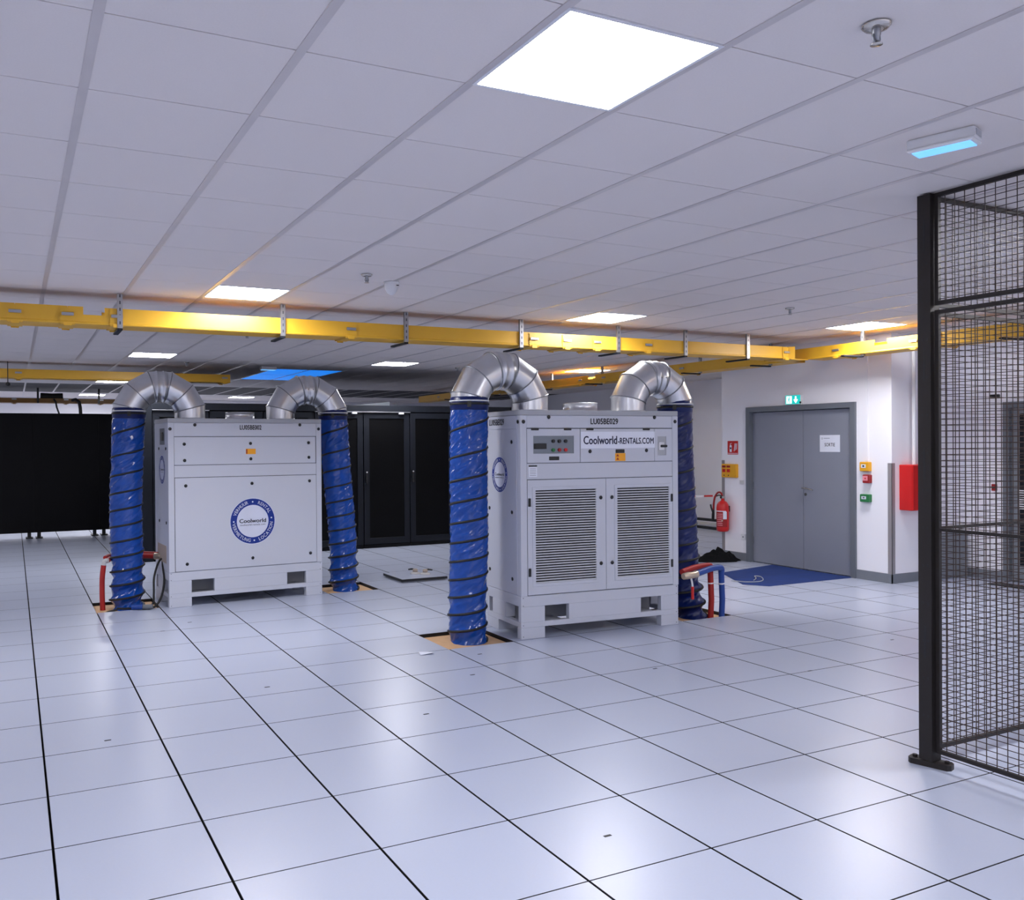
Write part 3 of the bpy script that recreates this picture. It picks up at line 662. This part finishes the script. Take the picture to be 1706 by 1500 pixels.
tray('yellow_cable_tray', 'yellow cable tray running along the door wall towards the cage', (8.48, 3.69), (8.48, -6.5), joints=[3.69-a for a in (3.279,2.3,2.05,0,-2,-4)], notch=(3.69-2.78, 3.69-2.62))
tray('yellow_cable_tray', 'yellow cable tray running back into the room from the corner over the right-hand unit', (8.48, 15.0), (8.48, 3.98), joints=[15.0-a for a in (13.9,12.2,8.4,7.75,5.9)], notch=(15-8.2, 15-8.0))
tj = thing('tray_junction', 'yellow junction piece where the three cable trays meet', 'cable tray', (8.2, 3.69, 2.63), 0)
BB(0, .29, -.0, .285, -.004, .004, .001).build('floor_plate', 'yellow', tj); BB(.28, .288, 0, .285, .004, .14, .002).build('side_wall', 'yellow', tj)
MB().prism([(-.06,0),(0,.06),(.0,.05),(-.052,0)], lambda a, b, d: (a, -b+.0, d), .0, .14).build('corner_wall', 'yellow', tj)
tray('yellow_cable_tray', 'short yellow cable tray ending above the left elbow of the left-hand unit', (XS, 10.3), (3.02, 10.3), z0=2.655, h=.13, joints=[-.05-XS, -3-XS, 2.93-XS])
tray('yellow_cable_tray', 'shaded brownish cable tray above the black screens at the far left', (XS, 16.5), (3.6, 16.5), z0=2.575, h=.10, joints=[k-XS for k in (-3,-.1,.9,1.6,2.6)], m='yellow_shaded')
def hanger(name, label, x, y, arm, sx=0):
    t = thing('tray_hanger', label, 'bracket', (x, y, 2.61), 0, 'slotted tray hangers')
    hh = H-2.61-.004; m = MB()
    for a, b, c, d in ((-.021,.021,-.003,0),(-.021,-.018,0,.02),(.018,.021,0,.02)): m.box(a, b, c, d, 0, hh)
    if arm == 'x': m.v = [(v[1], v[0], v[2]) for v in m.v]; m.f = [f[::-1] for f in m.f]
    m.build('slotted_channel', 'slot_steel', t)
    for k in range(5):
        z = .03+k*.055
        (B(-.005, .005, -.0036, -.003, z, z+.025) if arm == 'y' else B(-.0036, -.003, -.005, .005, z, z+.025)).build('slot', 'seam', t)
    (BB(-.02, .02, 0, .34, -.018, -.001, .002) if arm == 'y' else BB(-.32, 0, -.02, .02, -.018, -.001, .002)).build('support_arm', 'rack', t)
for n, x in enumerate((.662, 2.02, 3.205, 4.465, 5.665, 6.582, 7.504)):
    w_ = ['first', 'second', 'third', 'fourth', 'fifth', 'sixth', 'seventh'][n]
    hanger('h', 'slotted steel hanger of the long yellow tray, %s from the left' % w_, x, 3.672, 'y')
for n, y in enumerate((1.2, 2.95, 4.3, 5.57, 7.84, 9.33, 11.2, 13.0)):
    w_ = ['behind the mesh cage', 'right of the tray junction', 'just behind the tray junction', 'over the right elbow of the right-hand unit', 'left of the right elbow of the right-hand unit', 'right of the big elbow over the right-hand unit', 'behind the big elbow over the right-hand unit', 'near the end of the tray above the racks'][n]
    hanger('h', 'steel tray hanger %s' % w_, 8.50, y, 'x')
for n, x in enumerate((.35, 1.55, 2.75)):
    w_ = ['above the first black screen seam', 'above the second black screen seam', 'hidden by the left elbow'][n]
    t = tag(BB(-.02, .02, -.02, .02, 2.57, H-.004, .002).build('tray_hanger', 'black_plastic', None, (x, 16.47, 0)), 'dark hanger of the far shaded tray, %s' % w_, 'bracket', 'far tray hangers')
t = thing('rod_hanger', 'thin black rod with a round knob hanging before the short yellow tray', 'bracket', (-.19, 10.27, 2.56))
MB().cyl((0,0,0),(0,0,H-2.565),.006,8).build('rod', 'black_plastic', t); MB().lathe([(0,-.03),(.03,-.02),(.035,0),(.03,.02),(0,.03)], 14).build('knob', 'black_plastic', t)
for n, x in enumerate((.66, 1.12)):
    tag(MB().tube([(x-.10*n, 16.52, 2.64),(x-.03*n, 16.46, 2.655),(x+.03, 16.42, 2.60),(x+.05, 16.40, 2.48),(x+.06+.05*(1-n), 16.4, 2.30),(x+.08, 16.4, 2.1)], .018+.018*n, 8).build('hanging_cable', 'rubber'),
        ['thin black cable hanging from the far shaded tray', 'thick black cable bundle hanging from the far shaded tray'][n], 'cable')
tag(MB().tube([(.40,16.6,2.72),(.62,16.6,2.71),(.84,16.6,2.72)], .075, 10).build('cable_coil', 'rubber'), 'dark bundle of cables lying on the far shaded tray', 'cable')

# ---------------------------------------------------------------- ceiling fittings
def sprinkler(x, y, label):
    t = thing('sprinkler', label, 'sprinkler', (x, y, H-.002), 0, 'ceiling sprinklers')
    MB().lathe([(0,0),(.042,0),(.042,-.004),(.034,-.012),(.02,-.014),(0,-.014)], 20).build('rosette', 'chrome', t)
    MB().lathe([(.013,-.012),(.013,-.03),(.009,-.034),(.009,-.05),(0,-.05)], 12).build('body', 'galv_dull', t)
    for s in (-1, 1): MB().tube([(.013*s,0,-.03),(.015*s,0,-.042),(.005*s,0,-.058)], .003, 6).build('yoke_arm', 'galv_dull', t)
    MB().lathe([(0,-.056),(.018,-.058),(.018,-.06),(0,-.061)], 14).build('deflector', 'chrome', t)
sprinkler(2.201, -2.128, 'chrome ceiling sprinkler nearest the camera at the upper right'); sprinkler(2.208, 2.113, 'ceiling sprinkler beside the white smoke detector')
sprinkler(6.394, 2.047, 'ceiling sprinkler above the door wall, left of the cage'); sprinkler(2.199, 9.493, 'small ceiling sprinkler above the short yellow tray')
sprinkler(6.4, 8.9, 'small ceiling sprinkler between the units and the large elbow'); sprinkler(2.2, 5.75, 'ceiling sprinkler seen under the bright yellow tray section')
t = thing('smoke_detector', 'white cone-shaped smoke detector on the ceiling', 'smoke detector', (2.492, 2.327, H))
MB().lathe([(0,0),(.06,0),(.062,-.008),(.056,-.014)], 28).build('base', 'white_plastic', t)
MB().lathe([(.055,-.012),(.054,-.03),(.047,-.06),(.032,-.085),(.012,-.098),(0,-.1)], 28).build('cone', 'white_plastic', t)
BB(.02, .04, -.056, -.048, -.034, -.028, .001).build('indicator', 'black_plastic', t)
t = thing('emergency_light', 'white emergency light with a pale blue lens beside the cage', 'emergency light', (3.295, -1.59, H), math.radians(-73))
BB(-.125, .125, -.045, .045, -.046, 0, .006).build('housing', 'white_plastic', t); BB(-.12, .125, -.06, .045, -.06, -.044, .006).build('rim', 'white_plastic', t)
B(-.105, .11, -.05, .035, -.063, -.06).build('lens', 'lens_blue', t)
BB(.125, .128, -.03, .03, -.036, -.01, .001).build('type_plate', 'unit_cap', t)
t = thing('emergency_light', 'small white oval light above the right elbow of the left-hand unit', 'emergency light', (4.93, 14.1, H))
MB().lathe([(0,0),(.12,0),(.12,-.03),(.10,-.045)], 24).build('housing', 'white_plastic', t); MB().lathe([(.10,-.045),(.06,-.055),(0,-.056)], 24).build('lens', 'exit_white', t)
t = thing('emergency_light', 'small blue-lit emergency light before the blue ceiling panels', 'emergency light', (3.52, 9.85, H))
BB(-.12, .12, -.06, .06, -.05, 0, .005).build('housing', 'white_plastic', t); B(-.11, .11, -.05, .05, -.056, -.05).build('lens', 'lens_blue', t)

# ---------------------------------------------------------------- things on and by the door wall (facing -x)
def wall_thing(name, label, cat, y, z, group=None): return thing(name, label, cat, (WX, y, z), 0, group)
def wb(y0, y1, z0, z1, d0, d1, b=.002): return BB(-d1, -d0, y0, y1, z0, z1, b)        # d: distance out of the wall
t = wall_thing('exit_sign', 'lit green exit sign with running figure and arrow above the double door', 'sign', 4.33, 2.18)
wb(-.12, .13, -.055, .07, 0, .035).build('case', 'white_plastic', t)
wb(-.115, .125, -.05, .065, .035, .037).build('green_face', 'exit_green', t)
P = lambda a, b, d: (-.0375-d, -a, b)
MB().prism([(-.11,-.04),(-.02,-.04),(-.02,.055),(-.11,.055)], P, 0, .0006).build('white_doorway', 'exit_white', t)
mm = MB(); [mm.prism(q, P, .0008, .0014) for q in ([(-.08,.0),(-.06,.0),(-.055,.03),(-.075,.03)], [(-.075,.0),(-.065,.005),(-.09,-.035),(-.1,-.03)], [(-.07,.0),(-.06,.0),(-.045,-.03),(-.055,-.035)], [(-.06,.03),(-.035,.015),(-.035,.008),(-.06,.02)])]
disc(mm, .009, lambda a, b: P(a-.06, b+.042, .001), n=12); mm.build('running_figure', 'exit_green', t)
MB().prism([(.03,.05),(.055,.05),(.055,.01),(.08,.01),(.0425,-.04),(.005,.01),(.03,.01)], P, 0, .0006).build('arrow', 'exit_white', t)
wb(-.125, -.105, -.045, -.02, .03, .042).build('test_button', 'black_plastic', t)
t = thing('paper_notice', 'white paper notice reading SORTIE on the right door leaf', 'sign', (WX+.03, 3.82, 1.62))
B(-.0015, -.0002, -.15, .15, -.105, .105).build('sheet', 'paper', t)
q = MB(); text(q, 'SORTIE', .06, lambda a, b: (-.002, -a, b-.015), .015, width=.155); q.build('lettering', 'print_black', t)
q = MB(); q.box(-.002, -.0015, .0, .09, .062, .068); disc(q, .012, lambda a, b: (-.002, .115-a, .063+b), r0=.008, n=14); q.build('small_heading', 'base_grey', t)
t = wall_thing('fire_sign', 'red fire extinguisher sign on the wall left of the double door', 'sign', 5.43, 1.567)
wb(-.10, .10, -.095, .095, 0, .003, .001).build('plate', 'red', t); S = lambda a, b, d: (-.003-d, -a, b)
MB().prism([(-.06,-.06),(-.02,-.06),(-.02,.025),(-.03,.04),(-.05,.04),(-.06,.025)], S, 0, .0006).prism([(-.055,.045),(-.02,.06),(-.02,.066),(-.055,.055)], S, 0, .0006).build('extinguisher_symbol', 'paper', t)
B(-.0042, -.0036, .025, .055, -.02, .005).build('symbol_label', 'print_navy', t)
for k in range(3): MB().prism([(.02+k*.022,-.05+k*.012),(.03+k*.022,-.05+k*.012),(.046+k*.018,.06),(.036+k*.018,.06)], S, 0, .0006).build('flame_stroke', 'paper', t)
B(-.0036, -.003, -.095, .095, -.083, -.076).build('white_line', 'paper', t)
t = wall_thing('alarm_box', 'yellow double alarm box under the fire extinguisher sign', 'alarm box', 5.475, 1.242)
wb(-.145, .125, -.095, .095, 0, .05, .006).build('case', 'amber', t)
for y in (-.01, .075):
    wb(y-.03, y+.035, .045, .075, .05, .054).build('red_heading', 'dark_red', t); wb(y-.025, y+.028, -.02, .025, .05, .056).build('push_plate', 'red', t)
    wb(y-.008, y+.008, -.072, -.056, .05, .054).build('key_hole', 'black_plastic', t)
def callpoint(name, label, y, z, m, w, h, face, fm, k=1):
    t = wall_thing(name, label, 'call point', y, z, 'call points right of the double door')
    wb(-w/2, w/2, -h/2, h/2, 0, .055, .006).build('case', m, t); wb(-w*.2*k, w*.32*k, -h*.14*k, h*.24*k, .055, .058).build('window', face, t)
    wb(-w*.05, w*.15, -h*.03, h*.15, .058, .060).build('symbol', fm, t)
callpoint('call_point', 'yellow call point on the wall right of the double door', 3.265, 1.345, 'amber', .12, .11, 'paper', 'print_black')
callpoint('call_point', 'small red fire call point between the yellow and green ones', 3.242, 1.20, 'dark_red', .085, .10, 'pink', 'red', 1.5)
callpoint('call_point', 'green door release box below the red call point', 3.262, .972, 'green', .12, .092, 'paper', 'frame_grey')
t = wall_thing('wall_socket', 'white power socket low on the wall left of the double door', 'socket', 5.235, .33); wb(-.04, .04, -.04, .04, 0, .012).build('plate', 'white_plastic', t); MB().cyl((-.013,0,0),(-.012,0,0),.012,14).build('socket_hole', 'base_grey', t)
t = wall_thing('wall_switch', 'white blank plate on the wall left of the double door', 'plate', 5.26, 1.09); wb(-.04, .04, -.03, .03, 0, .01).build('plate', 'white_plastic', t); wb(-.03, .03, -.02, .02, .01, .012).build('cover', 'off_white', t)
# extinguisher
t = thing('fire_extinguisher', 'red fire extinguisher with black nozzle hanging at the wall corner', 'fire extinguisher', (8.865, 5.525, .385))
MB().lathe([(0,.01),(.05,0),(.07,.005),(.083,.02),(.085,.05),(.085,.34),(.078,.38),(.058,.415),(.03,.435),(.022,.44),(.022,.47),(0,.47)], 30).build('cylinder', 'red', t)
lb = MB(); lr = .0858
lb.add([(lr*math.cos(math.radians(a)), lr*math.sin(math.radians(a)), z) for z in (.07,.285) for a in range(150, 271, 8)], [(k, k+1, 16+k+1, 16+k) for k in range(15)], 0, True)
l_ = lb.build('label_field', 'dark_red', t)
for k in range(7):
    z = .09+k*.026; x = MB(); x.add([(.0864*math.cos(math.radians(a)), .0864*math.sin(math.radians(a)), zz) for zz in (z, z+.009) for a in range(165, 226, 6)], [(j, j+1, 11+j+1, 11+j) for j in range(10)], 0, True); x.build('printed_line', 'pink', l_)
x = MB(); x.add([(.0866*math.cos(math.radians(a)), .0866*math.sin(math.radians(a)), zz) for zz in (.18, .285) for a in range(230, 272, 6)], [(j, j+1, 8+j, 7+j) for j in range(6)], 0, True); x.build('white_tag', 'paper', l_)
x = MB(); x.add([(.0866*math.cos(math.radians(a)), .0866*math.sin(math.radians(a)), zz) for zz in (.285, .297) for a in range(150, 264, 6)], [(j, j+1, 20+j, 19+j) for j in range(18)], 0, True); x.build('white_stripe', 'paper', l_)
BB(-.03, .03, -.02, .02, .465, .50, .004).build('valve', 'chrome', t); MB().tube([(0,0,.5),(-.05,.02,.515),(-.09,.03,.50)], .009, 8).build('carry_handle', 'black_plastic', t)
MB().tube(smooth([(0,0,.485),(-.0,.03,.54),(.0,.09,.545),(-.005,.145,.48),(-.01,.165,.38),(-.01,.17,.30)]), .014, 10).build('hose', 'dark_red', t)
MB().tube([(-.01,.17,.30),(-.012,.175,.24),(-.012,.18,.15)], [.013,.02,.02], 10).build('nozzle', 'black_plastic', t); MB().tube([(-.01,.175,.24),(-.012,.215,.33),(-.012,.225,.37)], .012, 8).build('squeeze_lever', 'black_plastic', t)
MB().lathe([(.014,0),(.016,.003),(.016,.02),(0,.022)], 14, M=Matrix.Translation((-.03,-.035,.385)) @ Matrix.Rotation(-PI/2, 4, 'Y')).build('pressure_gauge', 'amber', t)
MB().lathe([(.012,0),(.014,.01),(0,.012)], 12, M=Matrix.Translation((-.06,-.058,.16)) @ Matrix.Rotation(-PI/2, 4, 'Y')).build('seal', 'brass', t)
BB(.085, .105, -.03, .03, .28, .36, .003).build('wall_bracket', 'black_plastic', t)
# barrier tape
tb = thing('barrier_tape', 'red and white barrier tape strung behind the right-hand unit to the corner', 'tape', (8.966, 5.648, .87))
def tp(s): return Vector((-1.40*s, 3.49*s, .08*s-.10*math.sin(PI*s)))
for k in range(28):
    a, b = tp(k/28), tp((k+1)/28); MB().add([a, b, b+Vector((0,0,.026)), a+Vector((0,0,.026)), a+Vector((.001,0,0)), b+Vector((.001,0,0)), b+Vector((.001,0,.026)), a+Vector((.001,0,.026))], [(0,1,2,3),(7,6,5,4),(0,4,5,1),(3,2,6,7)]).build('red_stripe' if k % 2 else 'white_stripe', 'red' if k % 2 else 'tape_white', tb)
# mat, cloth, profiles
mb_ = MB(); mp = [(7.43,3.70),(7.60,3.465),(8.96,3.465),(8.96,4.72),(7.86,4.50)]
mb_.prism(mp, lambda a, b, d: (a, b, d), .0005, .006)
tag(mb_.build('door_mat', 'mat_blue'), 'blue sheet lying on the floor in front of the double door', 'mat')
def heap(label, cx, cy, rx, ry, h, seed, rz):
    n, m = 64, 26; v = []; c, s = math.cos(rz), math.sin(rz)
    for i in range(m+1):
        rr = i/m
        for k in range(n):
            a = 2*PI*k/n; e = 1+.22*noise.noise(Vector((math.cos(a)*1.6, math.sin(a)*1.6, seed)))
            x = rx*rr*e*math.cos(a); y = ry*rr*e*math.sin(a)
            z = h*(1-rr**1.7)*(.62+.75*noise.noise(Vector((x*7, y*7, seed+3))))+.07*noise.noise(Vector((x*16, y*16, seed)))*(1-rr**3)
            z += .07*math.exp(-((x-.03)**2+y*y)/.006)+.05*math.exp(-((x-.17)**2+y*y*2)/.01)
            v.append((cx+x*c-y*s, cy+x*s+y*c, max(.004, z+.035*(1-rr**6))))
    f = [(i*n+k, i*n+(k+1)%n, (i+1)*n+(k+1)%n, (i+1)*n+k) for i in range(m) for k in range(n)]
    return tag(MB().add(v, f, 0, True).build('black_cloth', 'cloth_black'), label, 'cloth')
heap('crumpled black cloth heaped on the floor under the fire extinguisher', 8.585, 5.40, .36, .16, .085, 2, math.radians(-28))
for k in range(3):
    t = tag(BB(-.03, .03, -1.4, 1.4, 0, .05, .004).build('metal_profile', ['black_plastic', 'off_white', 'black_plastic'][k], None, (11.75+.11*k, 9.6, .06*k)), ['black metal profile lying lowest by the far white wall', 'pale metal profile lying on the black one by the far white wall', 'black metal profile lying topmost by the far white wall'][k], 'profile', 'profiles stacked by the wall')
    t.rotation_euler.z = math.radians(-3+2*k)
# niche wall: hose cabinet, pipe
t = thing('hose_cabinet', 'red wall cabinet on the short wall left of the mesh cage', 'cabinet', (9.28, CYN, .845))
BB(-.18, .18, -.16, 0, 0, .525, .006).build('case', 'red', t); d_ = BB(-.175, .175, -.172, -.16, .006, .519, .003).build('door', 'red', t); MB().cyl((.15,-.18,.27),(.15,-.172,.27),.014,12).build('lock', 'chrome', d_)
tag(MB().tube([(9.29, CYN-.05, 1.36), (9.29, CYN-.05, H-.01)], .022, 14).build('riser_pipe', 'white_plastic'), 'white vertical pipe above the red wall cabinet', 'pipe')
tag(BB(8.955, 8.969, 3.245, 3.275, 1.41, H-.005, .002).build('cable_duct', 'wall'), 'slim white cable duct above the yellow call point', 'duct')
tag(BB(9.70, 10.24, CYN-.06, CYN-.035, 0, .55, .004).build('leaning_panel', 'grey_panel'), 'grey panel leaning on the white wall behind the mesh', 'panel')
tag(BB(9.86, 10.05, 1.7, 2.40, 0, .012, .003).build('floor_strip', 'black_plastic'), 'black strip on the floor before the dark glazed door', 'strip')
t = thing('push_button_box', 'small dark red push button beside the dark glazed door', 'button', (RX, 2.57, 1.09)); BB(-.03, 0, -.025, .025, -.04, .04, .004).build('case', 'dark_red', t); MB().cyl((-.03,0,0),(-.042,0,0),.014,12).build('button', 'black_plastic', t)
t = thing('door_sensor', 'small black sensor on the white wall above the dark glazed door edge', 'sensor', (RX, 2.56, 2.165)); BB(-.03, 0, -.05, .05, -.02, .02, .004).build('case', 'black_plastic', t); BB(-.034, -.03, -.02, .02, -.012, .012, .001).build('eye', 'rack', t)

# ---------------------------------------------------------------- mesh cage
PX, PY = 4.04, -.995
cg = thing('mesh_cage', 'black wire mesh cage corner with a slotted post', 'cage', (PX, PY, 0))
def post(x, y, parent, nm='post'):
    m = MB()
    for a, b, c, d in ((-.035,.035,-.035,-.031),(-.035,-.031,-.031,.035),(.031,.035,-.031,.035),(-.031,.031,.02,.024)): m.box(x+a, x+b, y+c, y+d, .03, 2.885)
    po = m.build(nm, 'cage_black', parent)
    for k in range(14):
        z = .25+k*.19
        for q in (-.02, .005): B(x-.0356, x-.035, y+q, y+q+.008, z, z+.012).build('hole', 'print_black', po)
    for z in (.55, 1.45, 1.95, 2.6): B(x-.0356, x-.035, y-.006, y+.006, z, z+.16).build('slot', 'print_black', po)
    return po
post(PX, PY, cg); post(PX+1.55, PY, cg, 'end_post'); post(PX, PY-1.55, cg, 'end_post')
bs = MB(); M_ = Matrix.Translation((-.0, -.005, 0)) @ Matrix.Rotation(math.radians(-72), 4, 'Z')
bs.prism([(-.10,-.02),(-.085,-.038),(.085,-.038),(.10,-.02),(.10,.02),(.085,.038),(-.085,.038),(-.10,.02)], lambda a, b, d: tuple(M_ @ Vector((a, b, d))), 0, .028); bp_ = bs.build('base_plate', 'cage_black', cg)
for s in (-.075, .075): MB().cyl(M_ @ Vector((s, 0, .028)), M_ @ Vector((s, 0, .04)), .012, 6).build('bolt', 'cage_black', bp_)
for p_ in [c for c in cg.children if c.name.startswith(('post', 'end_post'))]: p_.location = (-PX, -PY, 0)
def mesh_panel(axis, sgn, z0, z1, mids):
    L = 1.48; o = .04; fn = (lambda a, d, z: (o+a, d, z)) if axis == 'x' else (lambda a, d, z: (d, -(o+a), z))
    def bar(m, a0, a1, d0, d1, z0_, z1_):
        p = [fn(a, d, z) for z in (z0_, z1_) for a, d in ((a0,d0),(a1,d0),(a1,d1),(a0,d1))]; m.add(p, [(0,3,2,1),(4,5,6,7),(0,1,5,4),(1,2,6,5),(2,3,7,6),(3,0,4,7)])
    m = MB(); b = .02
    bar(m, 0, L, -.01, .01, z0, z0+b); bar(m, 0, L, -.01, .01, z1-b, z1); bar(m, 0, b, -.01, .01, z0+b, z1-b); bar(m, L-b, L, -.01, .01, z0+b, z1-b)
    for z in mids: bar(m, b, L-b, -.008, .008, z-.008, z+.008)
    fr = m.build('panel_frame', 'cage_black', cg)
    w = MB(); r = .0016; k = .05
    while k < L-.02: bar(w, k-r, k+r, -r, r, z0+.01, z1-.01); k += .05
    z = z0+.03
    while z < z1-.01: bar(w, .01, L-.01, r, 3*r, z-r, z+r); z += .03
    wo = w.build('wire_mesh', 'wire', fr); wo['kind'] = 'stuff'
for ax in ('x', 'y'):
    mesh_panel(ax, 1, .075, 2.30, (1.20,)); mesh_panel(ax, 1, 2.325, 2.885, ())
